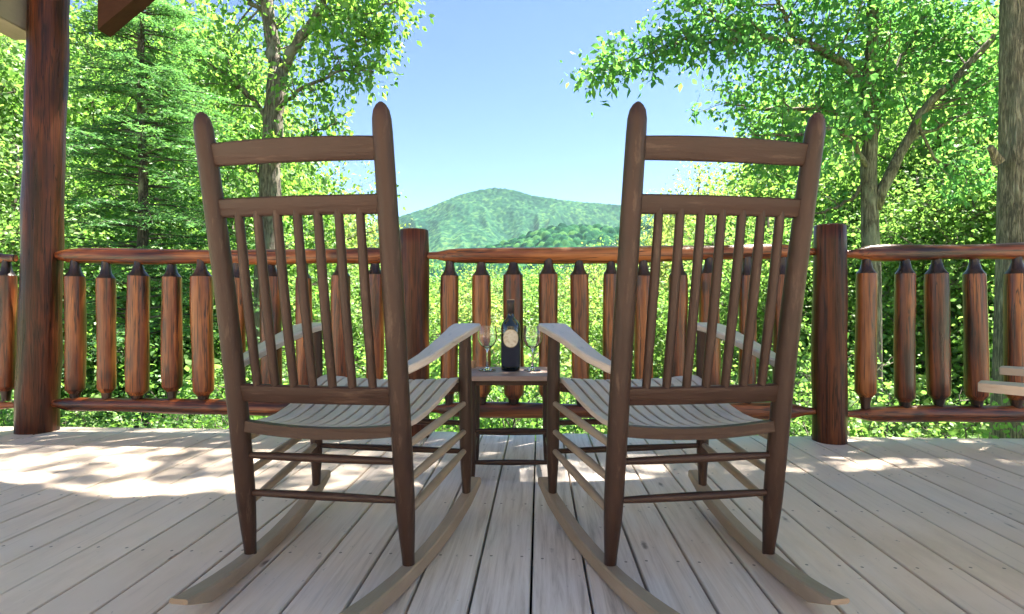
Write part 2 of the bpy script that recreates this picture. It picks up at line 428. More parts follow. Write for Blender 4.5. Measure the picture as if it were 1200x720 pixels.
# ------------------------------------------------------------------ railing
YR = 2.93
PX = [-2.82, -.667, 1.487]
def wobfn(seed, a=.05):
    q = np.random.default_rng(seed); ph = q.uniform(0, 6.28, 6); fr = q.uniform(3, 9, 6)
    return lambda th, z: 1 + a * (.5 * math.sin(2 * th + ph[0] + fr[0] * z) + .35 * math.sin(3 * th + ph[1] - fr[1] * z) + .45 * math.sin(th + ph[2] + fr[2] * z * 1.5) + .3 * math.sin(5 * th + ph[3] + 1.5 * fr[3] * z))
def baluster(x, seed, parent, rb=.049):
    q = random.Random(seed); r = rb + q.uniform(-.0065, .0075)
    z0 = .243 + q.uniform(-.015, .012); z1 = .852 + q.uniform(-.012, .010)
    body = [(r * .97, z0)] + [(r * (1 + q.uniform(-.02, .02)), z0 + (z1 - z0) * t / 9) for t in range(1, 9)] + [(r * .97, z1)]
    wf = wobfn(seed, .055); bb = MB()
    bb.lathe([(.020, .165), (.022, z0 - .058), (r * .58, z0 - .026)], 18, 1, wf)
    bb.lathe([(r * .58, z0 - .026), (r * .93, z0 - .004)] + body, 18, 0, wf)
    bb.lathe([(r * .97, z1), (r * .60, z1 + .026), (.023, z1 + .056), (.021, .945)], 18, 1, wf)
    o = bb.build('baluster', [LOGZ, LOGD], parent, autosmooth=32)
    o.location = (x, q.uniform(-.006, .006), 0); o.rotation_euler = (q.uniform(-.010, .010), q.uniform(-.014, .014), q.uniform(0, 6.28))
    return o
def rail(name, xa, xb, z, r, seed, parent, taper=(True, True)):
    q = np.random.default_rng(seed); n = 30; pts = []; rad = []
    wf = wobfn(seed, .07)
    L = xb - xa
    bb = MB(); rings = []
    for i in range(n + 1):
        t = i / n; x = xa + L * (t ** 1)
        rr = r * (1 + .05 * math.sin(7 * t + seed) + .03 * math.sin(19 * t + seed * 2))
        de = min(x - xa if taper[0] else 9, xb - x if taper[1] else 9)
        rr *= .42 + .58 * min(1, max(0, (de - .05)) / .10)
        cy = .006 * math.sin(3.1 * t + seed); cz = .007 * math.sin(4.3 * t + 2 * seed) + z
        rings.append((x, cy, cz, rr))
    vs = []; fs = []; m = 16
    for x, cy, cz, rr in rings:
        for k in range(m):
            th = 2 * math.pi * k / m; w = wf(th, x)
            vs.append((x, cy + rr * w * math.cos(th), cz + rr * w * math.sin(th)))
    for i in range(n):
        for k in range(m):
            k2 = (k + 1) % m; fs.append((i * m + k, i * m + k2, (i + 1) * m + k2, (i + 1) * m + k))
    fs += [tuple(range(m)), tuple(n * m + k for k in range(m))]
    bb.add(vs, fs)
    return bb.build(name, LOGX, parent, autosmooth=35)
def bx(px, Z0=None):      # world x on the rail line for a photo column
    a = (px - HX) / F
    Z = YR / (cp + a * sp_); return a * Z * cp - Z * sp_
def section(label, xa, xb, cols, seed, taper=(True, True)):
    xm = (xa + xb) / 2
    t = empty('log_railing', (xm, YR, 0), label, 'railing', 0, 'log railing sections along the deck edge')
    rail('top_rail', xa - xm, xb - xm, .964, .042, seed, t, taper)
    rail('bottom_rail', xa - xm, xb - xm, .146, .040, seed + 3, t, taper)
    for i, c in enumerate(cols): baluster(bx(c) - xm, seed * 50 + i, t, .0535 if xm > 1.5 else .0490)
pr = .077
section('log railing section behind the left rocking chair, from tall porch post to short post', PX[0] + .085, PX[1] - pr + .02,
        [87.5, 125, 161, 200.5, 239, 277, 317, 357, 397, 439], 1)
section('middle log railing section directly behind the bottle and table, between two short posts', PX[1] + pr - .02, PX[2] - pr + .02,
        [526, 565, 602, 641, 681, 717, 754, 794, 833, 876, 916], 5)
section('log railing section right of the right rocking chair, before the big tree trunk', PX[2] + pr - .02, 3.62,
        [1014, 1059, 1101, 1146, 1190, 1234, 1279, 1322], 9, (True, False))
section('log railing stub at the far left, outside the tall porch post', -4.6, PX[0] - .085, [8, -30, -68, -107, -147, -188, -230], 13, (False, True))
def post(x, h, r, label, seed, name='railing_post', lean=0, base_r=None):
    t = empty(name, (x, YR, 0), label, 'post', 0, None)
    wf = wobfn(seed, .045); bb = MB(); n = 14; prof = []
    for i in range(n + 1):
        z = h * i / n; prof.append((r * (1.07 - .08 * min(1, z / 1.1)), z))
    prof += [(prof[-1][0] - .008, h + .007)]
    bb.lathe([(prof[0][0] * .99, -.006)] + prof, 26, 0, wf)
    o = bb.build('log', LOGP, t, autosmooth=50); return t, o
post(PX[1], 1.092, .077, 'short log railing post peeking out behind the left rocking chair', 71)
post(PX[2], 1.10, .077, 'short log railing post just right of the right rocking chair', 72)
t, o = post(PX[0] + .055, 2.95, .094, 'tall dark log porch post at left holding the roof', 73, 'porch_post')
me = o.data
for v_ in me.vertices: v_.co.x += .028 * (v_.co.z - .5)
for o_ in (o,): o_['label'] = 'round stained log'
del o['label']

# ------------------------------------------------------------------ porch roof
rt = empty('porch_roof', (0, 0, 0), 'porch roof whose pale beam and dark brace end show at top left', 'roof')
RB, RX, SL = 1.75, .35, math.tan(R(37.5))         # rear edge cut short to let more light in, ridge, slope
BX = -2.81
for sx in (0, 1):
    a, c = (BX - .17, BX) if sx == 0 else (2 * RX - BX, 2 * RX - BX + .17)
    b = MB(); b.box((a, RB, 2.20), (c, 3.0, 2.66), 0, .006); b.build('beam', BEAMM, rt)
def vee(name, xl, zl, dp, y0, y1, m):
    """an upturned V of timber or boards, xl/zl the low left corner"""
    zr = zl + (RX - xl) * SL; bb = MB(); xr = 2 * RX - xl
    bb.prism([(xl, zl), (RX, zr), (xr, zl), (xr, zl + dp), (RX, zr + dp), (xl, zl + dp)], y0, y1, lambda a, c, y_: (a, y_, c))
    return bb.build(name, m, rt)
vee('brace', -2.405, 2.20, .34, 2.90, 2.99, ROOFW)
ZC = 2.665 + .02                                   # ceiling height above the beam's inner face
vee('rafter', BX - .1, ZC - .1 * SL, .20, 2.90, 2.98, ROOFW)
vee('ceiling_boards', BX - .42, ZC - .42 * SL + .203, .03, RB, 3.36, CEILM)
vee('shingles', BX - .46, ZC - .46 * SL + .236, .035, RB - .05, 3.40, SHING)
for yy in (1.8, 2.35): vee('rafter', BX - .1, ZC - .1 * SL, .20, yy, yy + .08, CEILM)
o = None

# ------------------------------------------------------------------ unseen cabin front added behind the eye to bounce light
cb = empty('bounce_cabin', (0, -3.3, 0), 'unseen pale log wall added behind the eye to bounce light', 'bounce reflector')
b = MB()
for k in range(15):
    zc = .11 + .21 * k
    b.tube([(-5.2, 0, zc), (5.2, 0, zc)], .112, 12)
b.build('wall', m_paint('pale_bounce_logs', (.62, .55, .45), (.70, .64, .54), 0, .6), cb)  # added wall kept pale so it throws warm light forward
b = MB(); b.box((-.5, .10, .02), (.5, .145, 2.08), 0, .004); d = b.build('door', ROOFW, cb)
b = MB(); b.lathe([(.028, 0), (.03, .02), (.02, .04), (0, .05)], 14); h_ = b.build('handle', m_plain('brass', (.5, .36, .14), .3, .9), d); h_.location = (.40, .146, 1.0); h_.rotation_euler = (R(-90), 0, 0)

# ------------------------------------------------------------------ rocking chairs
def post_y(z): return -.187 * (z - .043) / 1.105
def rock_top(y): return .040 + .27 * (y - .06) ** 2
def wr(y): return .221 + .105 * y
def make_chair(label, loc, rz):
    t = empty('rocking_chair', (loc[0], loc[1], 0), label, 'rocking chair', rz, 'two rocking chairs facing the view')
    for s in (-1, 1):
        b = MB(); pts = []; rad = []
        zs = [rock_top(0) - .012, .07, .11, .16, .20, .3, .4, .5, .6, .7, .8, .9, 1.0, 1.08, 1.112, 1.130, 1.141, 1.147]
        rs = [.0150, .0165, .0195, .0225, .0242, .0250, .0252, .0252, .0250, .0247, .0243, .0238, .0232, .0226, .0215, .0180, .0115, .004]
        for z, r in zip(zs, rs): pts.append((s * (.2185 - .0025 * math.sin(z * 2.7)), post_y(z) + .012 * math.sin((z - .04) * 2.84) , z)); rad.append(r)
        b.tube(pts, rad, 16, wob=.012); b.build('back_post', PAINT, t, autosmooth=60)
    def yb(z): return post_y(z) + .012 * math.sin((z - .04) * 2.84)
    for nm, z0, z1, th in (('top_slat', 1.026, 1.076, .017), ('upper_back_rail', .908, .951, .020), ('lower_back_rail', .455, .500, .022)):
        b = MB(); n = 10; vs = []; fs = []
        for i in range(n + 1):
            x = -.205 + .41 * i / n; arch = .0 if nm != 'top_slat' else .003 * (1 - (2 * i / n - 1) ** 2)
            bow = .010 * (1 - (2 * i / n - 1) ** 2)
            y0, y1 = yb(z0), yb(z1 + arch)
            sec = [(y0 - th / 2, z0 + .004), (y0 - th / 2 + .004, z0), (y0 + th / 2 - .004, z0), (y0 + th / 2, z0 + .004), (y1 + th / 2, z1 + arch - .004), (y1 + th / 2 - .004, z1 + arch), (y1 - th / 2 + .004, z1 + arch), (y1 - th / 2, z1 + arch - .004)]
            vs += [(x, yy - bow, zz) for yy, zz in sec]
        for i in range(n):
            for k in range(8): fs.append((i * 8 + k, i * 8 + (k + 1) % 8, (i + 1) * 8 + (k + 1) % 8, (i + 1) * 8 + k))
        fs += [tuple(range(8)), tuple(n * 8 + k for k in range(8))]
        b.add(vs, fs); b.build(nm, PAINTX, t, autosmooth=35)
    for k in range(7):
        x = -.152 + .304 * k / 6; b = MB(); pts = []
        bow = .010 * (1 - (x / .2) ** 2)
        for i in range(8):
            z = .488 + (.921 - .488) * i / 7
            pts.append((x, yb(z) - bow - .006 * math.sin(math.pi * i / 7), z))
        b.tube(pts, [.0108, .0112, .0118, .0120, .0120, .0118, .0112, .0108], 8, up=(0, 1, 0)); b.build('spindle', PAINT, t, autosmooth=60)
    # seat: front-to-back slats on curved rails
    prof = [(-.0385, .401), (-.02, .398), (.04, .392), (.10, .392), (.17, .400), (.24, .414), (.31, .432), (.37, .447), (.42, .456), (.455, .457), (.478, .450), (.488, .440)]
    b = MB(); ns = 12; g = .0035
    def hw(y): return .196 + (.242 - .196) * min(1, max(0, (y + .06) / .45))
    for k in range(ns):
        vs = []; fs = []
        for (y_, z_) in prof:
            h = hw(y_); a = -h + 2 * h * k / ns + g; c = -h + 2 * h * (k + 1) / ns - g
            dip = lambda x: -.012 * (1 - (x / h) ** 2)
            vs += [(a, y_, z_ + dip(a) - .014), (a, y_, z_ + dip(a) - .002), (a + .002, y_, z_ + dip(a)), (c - .002, y_, z_ + dip(c)), (c, y_, z_ + dip(c) - .002), (c, y_, z_ + dip(c) - .014)]
        n = len(prof)
        for i in range(n - 1):
            for q in range(6): fs.append((i * 6 + q, i * 6 + (q + 1) % 6, (i + 1) * 6 + (q + 1) % 6, (i + 1) * 6 + q))
        fs += [tuple(range(6)), tuple((n - 1) * 6 + q for q in range(6))]
        b.add(vs, fs)
    b.build('seat', SEATM, t, autosmooth=40)
    for yy, zt, w_ in ((-.050, .4045, .198), (.44, .440, .243)):
        b = MB(); n = 12; vs = []; fs = []
        for i in range(n + 1):
            x = -w_ + 2 * w_ * i / n; dz = -.013 * (1 - (x / w_) ** 2)
            vs += [(x, yy - .011, zt + dz - .028), (x, yy + .011, zt + dz - .028), (x, yy + .011, zt + dz), (x, yy - .011, zt + dz)]
        for i in range(n):
            for q in range(4): fs.append((i * 4 + q, i * 4 + (q + 1) % 4, (i + 1) * 4 + (q + 1) % 4, (i + 1) * 4 + q))
        fs += [(0, 1, 2, 3), tuple(n * 4 + q for q in range(4))]
        b.add(vs, fs, 0, False); b.build('seat_rail', PAINTX, t, autosmooth=30)
    for s in (-1, 1):
        b = MB(); zs = [rock_top(.444) - .01, .12, .16, .21, .26, .35, .45, .55, .625]; rs = [.0135, .0155, .0185, .0205, .0212, .0215, .0212, .0205, .0185]
        b.tube([(s * (.266 - .004 * (z / .6)), .444 - .012 * z, z) for z in zs], rs, 14, wob=.012); b.build('front_leg', PAINT, t, autosmooth=60)
        for z0, z1 in ((.345, .376), (.256, .283), (.172, .220)):
            b = MB(); p0 = Vector((s * .2185, yb(z0), z0)); p1 = Vector((s * .263, .44, z1))
            b.tube([p0.lerp(p1, i / 6) for i in range(7)], [.0085, .0105, .0120, .0122, .0120, .0105, .0085], 10); b.build('side_stretcher', ROCKM, t, autosmooth=60)
        # arm: paddle shaped board
        b = MB(); cen = [(-.062, .227, .011, .550), (-.03, .233, .017, .556), (.05, .247, .023, .570), (.14, .255, .027, .588), (.23, .261, .032, .606), (.31, .267, .039, .620), (.36, .2685, .044, .6285), (.40, .269, .0465, .633), (.435, .269, .0465, .636), (.455, .269, .042, .637), (.467, .269, .032, .637), (.473, .269, .016, .637)]
        vs = []; fs = []; th = .021
        for y_, xc, h, z_ in cen:
            e = .004
            vs += [(s * (xc - h), y_, z_ - th + e), (s * (xc - h), y_, z_ - e), (s * (xc - h + e), y_, z_), (s * (xc + h - e), y_, z_), (s * (xc + h), y_, z_ - e), (s * (xc + h), y_, z_ - th + e), (s * (xc + h - e), y_, z_ - th), (s * (xc - h + e), y_, z_ - th)]
        n = len(cen)
        for i in range(n - 1):
            for q in range(8): fs.append((i * 8 + q, i * 8 + (q + 1) % 8, (i + 1) * 8 + (q + 1) % 8, (i + 1) * 8 + q))
        fs += [tuple(range(8)), tuple((n - 1) * 8 + q for q in range(8))]
        b.add(vs, fs); b.build('arm', SEATM, t, autosmooth=35)
        # rocker
        b = MB(); vs = []; fs = []; ysr = [-.292, -.285, -.25, -.20, -.14, -.06, .04, .14, .24, .34, .43, .49, .525, .535]
        for y_ in ysr:
            zt = rock_top(y_); th = .040
            th = .040 if y_ > -.2 else .040 - .028 * ((-.2 - y_) / .092)
            if y_ > .43: th = .040 - .014 * ((y_ - .43) / .105)
            zb = max(.0008, zt - th) if -.2 < y_ < .43 else zt - th
            hwid = .0185 + .004 * max(0, -y_ / .29); x = wr(y_); e = .004
            vs += [(s * (x - hwid), y_, zb + e), (s * (x - hwid), y_, zt - e), (s * (x - hwid + e), y_, zt), (s * (x + hwid - e), y_, zt), (s * (x + hwid), y_, zt - e), (s * (x + hwid), y_, zb + e), (s * (x + hwid - e), y_, zb), (s * (x - hwid + e), y_, zb)]
        n = len(ysr)
        for i in range(n - 1):
            for q in range(8): fs.append((i * 8 + q, i * 8 + (q + 1) % 8, (i + 1) * 8 + (q + 1) % 8, (i + 1) * 8 + q))
        fs += [tuple(range(8)), tuple((n - 1) * 8 + q for q in range(8))]
        b.add(vs, fs); b.build('rocker', ROCKM, t, autosmooth=35)
    for z in (.311, .210):
        b = MB(); b.tube([(-.2185 + .437 * i / 6, yb(z), z) for i in range(7)], [.0075, .0095, .0105, .011, .0105, .0095, .0075], 10); b.build('rear_stretcher', PAINTX, t, autosmooth=60)
    for z in (.308, .214):
        b = MB(); b.tube([(-.264 + .528 * i / 6, .440, z) for i in range(7)], [.008, .0095, .0105, .011, .0105, .0095, .008], 10); b.build('front_stretcher', PAINTX, t, autosmooth=60)
    return t
def copy_tree(o, parent=None):
    c = o.copy(); C.objects.link(c)
    if parent: c.parent = parent
    for ch in o.children: copy_tree(ch, c)
    return c
A = R(8.64)
X0, Z0 = .4717, 1.44
ch = make_chair('brown slatted rocking chair left of the wine table', toworld(-X0, Z0), PSI - A)
c2 = copy_tree(ch); x_, y_ = toworld(X0, Z0); c2.location = (x_, y_, 0); c2.rotation_euler = (0, 0, PSI + A)
c2['label'] = 'brown slatted rocking chair right of the wine table'

# ------------------------------------------------------------------ side table, bottle, glasses
tx, ty = toworld(.008, 2.33); TH = .42
tb = empty('side_table', (tx, ty, 0), 'small slatted brown side table between the two rocking chairs holding wine', 'table', PSI)
b = MB(); ns = 5; dw = .36 / ns
for k in range(ns): b.box((-.185, -.165 + .33 / ns * k + .002, TH - .02), (.185, -.165 + .33 / ns * (k + 1) - .002, TH), 0, .003)
b.build('tabletop', TABLEM, tb)
b = MB(); b.box((-.15, -.14, TH - .040), (.15, -.122, TH - .0205), 0, .002); b.box((-.15, .122, TH - .040), (.15, .14, TH - .0205), 0, .002)
b.box((-.158, -.121, TH - .040), (-.14, .121, TH - .0205), 0, .002); b.box((.14, -.121, TH - .040), (.158, .121, TH - .0205), 0, .002)
b.build('apron', PAINTX, tb)
for sx in (-1, 1):
    for sy in (-1, 1):
        b = MB(); b.tube([(sx * .158, sy * .135, z) for z in (0, .05, .12, .3, TH - .0205)], [.012, .0155, .018, .018, .018], 12); b.build('leg', PAINT, tb)
for sy, z in ((-1, .075), (1, .13), (-1, .20)):
    b = MB(); b.tube([(-.15 + .30 * i / 5, sy * .135, z) for i in range(6)], [.008, .010, .011, .011, .010, .008], 10); b.build('stretcher', PAINTX, tb)
for sx in (-1, 1):
    b = MB(); b.tube([(sx * .158, -.13 + .26 * i / 5, .11) for i in range(6)], [.008, .010, .011, .011, .010, .008], 10); b.build('stretcher', PAINT, tb)

def on_table(px, Z): 
    X = (px - HX) / F * Z; x, y = toworld(X, Z); return (x, y, TH + .0005)
BGL = m_glass('dark_bottle_glass', (.02, .035, .012, 1), 1.5)
m_, nt_, out_ = mat('dark_bottle_glass_coat'); princ(nt_, out_, Base_Color=(.006, .009, .006, 1), Roughness=.06, Coat_Weight=.6)
BGL = m_
bot = empty('wine_bottle', on_table(598.5, 2.35), 'dark wine bottle with a round cream label on the side table', 'bottle', PSI)
b = MB(); b.lathe([(0, .004), (.037, .001), (.0405, .005), (.041, .03), (.041, .178), (.0395, .192), (.033, .206), (.0225, .217), (.0165, .226), (.0146, .238), (.0143, .262)], 32)
b.build('bottle_body', BGL, bot, autosmooth=60)
b = MB(); b.lathe([(.0148, .240), (.0152, .2405), (.0150, .285), (.0163, .286), (.0163, .296), (.0150, .298), (0, .2985)], 28)
b.build('foil_capsule', m_plain('dark_foil', (.03, .022, .022), .35, .3), bot, autosmooth=50)
b = MB(); b.lathe([(.0152, .297), (.0160, .2985), (.0148, .3005), (0, .301)], 24); b.build('foil_top', m_plain('dull_gold_foil', (.42, .30, .20), .4, .4), bot)
def patch(name, mt, r, zc, hw_, hh, oval, parent, mi=0):
    bb = MB(); n = 36; rings = 8; vs = [(0, -r, zc)]; fs = []
    def P(u, v): th = -math.pi / 2 + u / r; return (r * math.cos(th), r * math.sin(th), zc + v)
    for i in range(1, rings + 1):
        for k in range(n):
            th = 2 * math.pi * k / n; c, s_ = math.cos(th), math.sin(th)
            if not oval:
                q = max(abs(c), abs(s_)); c, s_ = c / q, s_ / q
            vs.append(P(hw_ * i / rings * c, hh * i / rings * s_))
    vs[0] = P(0, 0)
    for k in range(n): fs.append((0, 1 + k, 1 + (k + 1) % n))
    for i in range(rings - 1):
        for k in range(n): fs.append((1 + i * n + k, 1 + i * n + (k + 1) % n, 1 + (i + 1) * n + (k + 1) % n, 1 + (i + 1) * n + k))
    bb.add(vs, fs); return bb.build(name, mt, parent)
lab = patch('front_label', m_plain('navy_label_paper', (.008, .010, .026), .75), .0414, .075, .050, .055, False, bot)
m_, nt_, out_ = mat('cream_label_paper'); v_ = objvec(nt_)
nn = noise(nt_, mapped(nt_, v_, (1, 1, 1.3)), 70, 3, .6)
princ(nt_, out_, Base_Color=ramp(nt_, nn, [(.42, (.74, .66, .50)), (.54, (.70, .60, .42)), (.68, (.54, .42, .26))]), Roughness=.55)
patch('cream_badge', m_, .0418, .138, .034, .036, True, bot)
patch('gold_band', m_plain('gold_band_paper', (.36, .27, .13), .4, .3), .04165, .138, .0365, .0385, True, bot)
GL = m_glass('clear_wine_glass', (1, 1, 1, 1), 1.45)
def wineglass(px, Z, label):
    g = MB()
    outer = [(.0005, .002), (.030, .0015), (.034, .003), (.030, .0055), (.012, .010), (.0045, .018), (.0038, .05), (.0042, .085), (.010, .095), (.022, .106), (.0315, .124), (.0345, .142), (.0335, .165), (.0295, .190)]
    inner = [(.0285, .190), (.0325, .165), (.0335, .142), (.0305, .125), (.021, .108), (.009, .099), (.0003, .097)]
    g.lathe([(r_ * (1.22 if z_ > .09 else 1.1), z_) for r_, z_ in outer + inner], 32)
    o = g.build('wine_glass', GL, None, autosmooth=60); o.location = on_table(px, Z)
    return tag(o, label, 'wine glass', 'wine glasses on the table')
wineglass(571, 2.34, 'clear empty wine glass on the table, left of the dark bottle')
wineglass(624, 2.34, 'clear empty wine glass on the table, right of the dark bottle')
b = MB(); b.lathe([(0, 0), (.0115, .0005), (.012, .002), (.0122, .020), (.0115, .030), (0, .031)], 16)
o = b.build('wine_cork', m_plain('cork', (.42, .25, .14), .8), None); o.location = on_table(554.5, 2.455)
tag(o, 'small tan cork standing at the back left corner of the side table', 'cork')

# ------------------------------------------------------------------ wooden armchair at the right edge
ax_, ay_ = toworld(1.22, 1.44)
hd = math.atan2(.72, -.69) + PSI                        # arms point away and to the left
ac = empty('wooden_armchair', (ax_, ay_, 0), 'low pale tan wooden armchair, only its arm tips showing at right edge', 'chair', hd)
# local: +x towards the arm tips, y across (left arm at y=0, right arm at y=-.5)
AH = .50
for yy in (0, -.50):
    b = MB(); out = [(0, -.022), (.006, -.034), (0, .03), (-.012, .04), (-.16, .055), (-.45, .05), (-.70, .025), (-.70, -.02), (-.45, -.05), (-.16, -.055), (-.012, -.04)]
    out = [(.0, -.030), (.0, .030), (-.01, .038), (-.16, .055), (-.45, .05), (-.70, .025), (-.70, -.025), (-.45, -.05), (-.16, -.055), (-.01, -.038)]
    b.prism(out, AH - .022, AH, lambda a, c, z, yy=yy: (a, c + yy, z)); b.build('arm', TANM, ac)
    b = MB(); b.box((-.22, yy - .012, 0), (-.13, yy + .012, AH - .0225), 0, .003); b.build('front_leg', TANM, ac)
    b = MB(); b.box((-.72, yy - .012, 0), (-.65, yy + .012, AH - .0225), 0, .003); b.build('rear_leg', TANM, ac)
b = MB()
for k in range(5): b.box((-.20 - .1 * k - .09, -.487, .34 - .03 * k), (-.20 - .1 * k, -.013, .36 - .03 * k), 0, .003)
b.build('seat', TANM, ac)
b = MB()
for k in range(4):
    M_ = Matrix.Translation((-.68, -.43 + .115 * k, .24)) @ Matrix.Rotation(R(-22), 4, 'Y')
    b.box((-.01, 0, 0), (.01, .10, .72 + .04 * (1.5 - abs(k - 1.5))), 0, .003, M_)
b.build('backrest', TANM, ac)

# ------------------------------------------------------------------ vegetation
def leaf_mesh(name, P, D, size, wr_, mat_, parent, jit=.5, flat=None, droop=0.0):
    n = len(P); P = np.asarray(P, float); D = np.asarray(D, float)
    D = D / (np.linalg.norm(D, axis=1, keepdims=True) + 1e-9)
    N = rng.normal(size=(n, 3))
    if flat is not None: N = N * (1 - flat) + np.array([0, 0, 1.]) * flat * 2
    S = np.cross(D, N); S /= np.linalg.norm(S, axis=1, keepdims=True) + 1e-9
    U = np.cross(S, D)
    l = size * (1 + jit * rng.uniform(-1, 1, n))[:, None]; w = l * wr_ * (1 + .2 * rng.uniform(-1, 1, n))[:, None]
    fold = w * .18
    base = P; tip = P + D * l; tip[:, 2] -= droop * l[:, 0]
    a = P + D * l * .42 + S * w * .5 + U * fold; c = P + D * l * .42 - S * w * .5 + U * fold
    mid_t = P + D * l * .8 + S * w * .26 + U * fold * .6; mid_c = P + D * l * .8 - S * w * .26 + U * fold * .6
    V = np.stack([base, a, mid_t, tip, mid_c, c], 1).reshape(-1, 3)
    Q = np.arange(n)[:, None] * 6 + np.array([[0, 1, 2, 3, 4, 5]])
    return np_mesh(name, V, Q, mat_, parent, False)
def unit(v): return v / (np.linalg.norm(v) + 1e-9)
def polyline(pts, n):
    pts = np.asarray(pts, float); d = np.r_[0, np.cumsum(np.linalg.norm(np.diff(pts, axis=0), axis=1))]
    t = np.linspace(0, d[-1], n); return np.stack([np.interp(t, d, pts[:, i]) for i in range(3)], 1)
def branch(start, dirn, L, n, bend, up):
    pts = [np.array(start, float)]; d = unit(np.array(dirn, float))
    for i in range(n):
        d = unit(d + rng.normal(size=3) * bend + np.array([0, 0, up])); pts.append(pts[-1] + d * L / n)
    return np.array(pts)
def twigs_on(limb, r0, tb, spacing, L, leafrec, t0=.2, up=.05, leaf_step=.05, sub=2, clump=.16, dirbias=None):
    """side branches with sub-twigs along a limb; leaf sites go to leafrec"""
    seg = np.linalg.norm(np.diff(limb, axis=0), axis=1); tot = seg.sum(); n = max(2, int(tot * (1 - t0) / spacing))
    for i in range(n):
        t = t0 + (1 - t0) * (i + rng.uniform()) / n
        k = min(len(limb) - 2, int(t * (len(limb) - 1))); f = t * (len(limb) - 1) - k
        p = limb[k] * (1 - f) + limb[k + 1] * f; d = unit(limb[k + 1] - limb[k])
        side = rng.normal(size=3); side = unit(side - d * side.dot(d))
        dv = unit(d * rng.uniform(.2, .9) + side + np.array([0, 0, up * 2]))
        if dirbias is not None: dv = unit(dv + dirbias)
        l = L * rng.uniform(.55, 1.25) * (1.15 - .45 * t)
        br = branch(p, dv, l, 6, .16, up)
        rr = max(.004, min(r0 * (1 - t) * .5 + .006, .012 + .008 * l))
        tb.tube([tuple(q) for q in br], list(np.linspace(rr, .003, len(br))), 5, caps=False)
        for s in range(sub):
            kk = rng.integers(1, len(br)); dd = unit(br[min(kk, len(br) - 1)] - br[kk - 1])
            sd = unit(rng.normal(size=3) + dd * .8)
            tw = branch(br[kk], sd, l * rng.uniform(.3, .55), 4, .2, up)
            tb.tube([tuple(q) for q in tw], [.004, .0035, .003, .0025, .002], 4, caps=False)
            put(tw, leafrec, leaf_step, clump)
        put(br[2:], leafrec, leaf_step, clump)
def put(pl, rec, step, clump):
    L = np.linalg.norm(np.diff(pl, axis=0), axis=1).sum(); n = max(2, int(L / step))
    m_ = 5; c_ = max(2, int(n * 2 / m_))
    q = polyline(pl, c_); d = unit(pl[-1] - pl[0])
    q = q + rng.normal(size=q.shape) * clump * .5
    o = rng.normal(size=(c_, m_, 3)) * clump * .34
    P = (q[:, None, :] + o).reshape(-1, 3)
    D = (o / (clump * .34) * .6 + d * .45 + rng.normal(size=o.shape) * .35 + np.array([0, 0, -.3])).reshape(-1, 3)
    rec.append((P, D))
def make_leaves(rec, parent, size, wr_, m, name='crown', **k):
    P = np.concatenate([a for a, _ in rec]); D = np.concatenate([b_ for _, b_ in rec])
    return leaf_mesh(name, P, D, size, wr_, m, parent, **k)

OAKBARK = m_bark('grey_brown_bark', (.20, .165, .135), (.40, .35, .29), 14, 3)
BIGBARK = m_bark('furrowed_pale_bark', (.34, .27, .20), (.64, .55, .44), 20, 4.5, .3)
FIRBARK = m_bark('dark_conifer_bark', (.08, .065, .055), (.15, .13, .11), 18, 6)
LF_A = m_leaf('fresh_green_leaves', [(.07, .175, .055), (.115, .235, .07), (.18, .30, .085)], .62)
LF_B = m_leaf('blue_green_oak_leaves', [(.048, .155, .072), (.08, .21, .085), (.145, .28, .085)], .62)
LF_C = m_leaf('lime_green_leaves', [(.105, .21, .06), (.15, .265, .08), (.205, .315, .10)], .64, (1.35, 1.48, .9))
LF_D = m_leaf('yellow_green_leaves', [(.14, .22, .075), (.19, .265, .095), (.24, .305, .12)], .62, (1.45, 1.45, .85))
LF_E = m_leaf('conifer_needles', [(.05, .145, .07), (.085, .20, .085), (.14, .27, .10)], .48, (1.4, 1.55, .9))

def to3(pxs, Z0_, dz=0.0):
    out = []
    for i, q in enumerate(pxs):
        Z = q[2] if len(q) > 2 else Z0_ + dz * i
        out.append(tuple(W(q[0], q[1], Z)))
    return out
def smooth_limb(pts, n=14, jit=.02):
    p = polyline(pts, n); p[1:-1] = .5 * p[1:-1] + .25 * (p[:-2] + p[2:])
    p[1:-1] += rng.normal(size=p[1:-1].shape) * jit; return p
def hero(name, label, cat, limbs, leafm, barkm, leaf, wr_, base_px, base_Z, tw):
    """limbs: list of (pixel points [x,y,Z], r_start, r_end, leafy, twig length, t0)"""
    bz = W(base_px[0], base_px[1], base_Z); g = float(ground_z(bz.x, bz.y))
    t = empty(name, (bz.x, bz.y, g), label, cat)
    tb = MB(); rec = []; off = np.array([bz.x, bz.y, g])
    for L in limbs:
        pts, r0, r1, leafy, tl, t0 = L
        p = smooth_limb(to3(pts, base_Z)) - off
        if L is limbs[0]:
            p = np.vstack([[p[0][0], p[0][1], -.3], [p[0][0], p[0][1], p[0][2] * .5], p]); rr = np.r_[r0 * 1.35, r0 * 1.1, np.linspace(r0, r1, len(p) - 2)]
        else: rr = np.linspace(r0, r1, len(p))
        tb.tube([tuple(q) for q in p], list(rr), 12 if r0 > .08 else 7, wob=.08)
        if leafy: twigs_on(p, r0, tb, tw['spacing'] / leafy, tl, rec, t0, tw.get('up', .04), tw['step'], tw.get('sub', 2), tw['clump'])
    tb.build('trunk', barkm, t, recalc=False, autosmooth=0)
    make_leaves(rec, t, leaf, wr_, leafm, droop=.15)
    return t, sum(len(a) for a, _ in rec)

tw = dict(spacing=.14, step=.040, sub=3, clump=.24)
cnt = {}
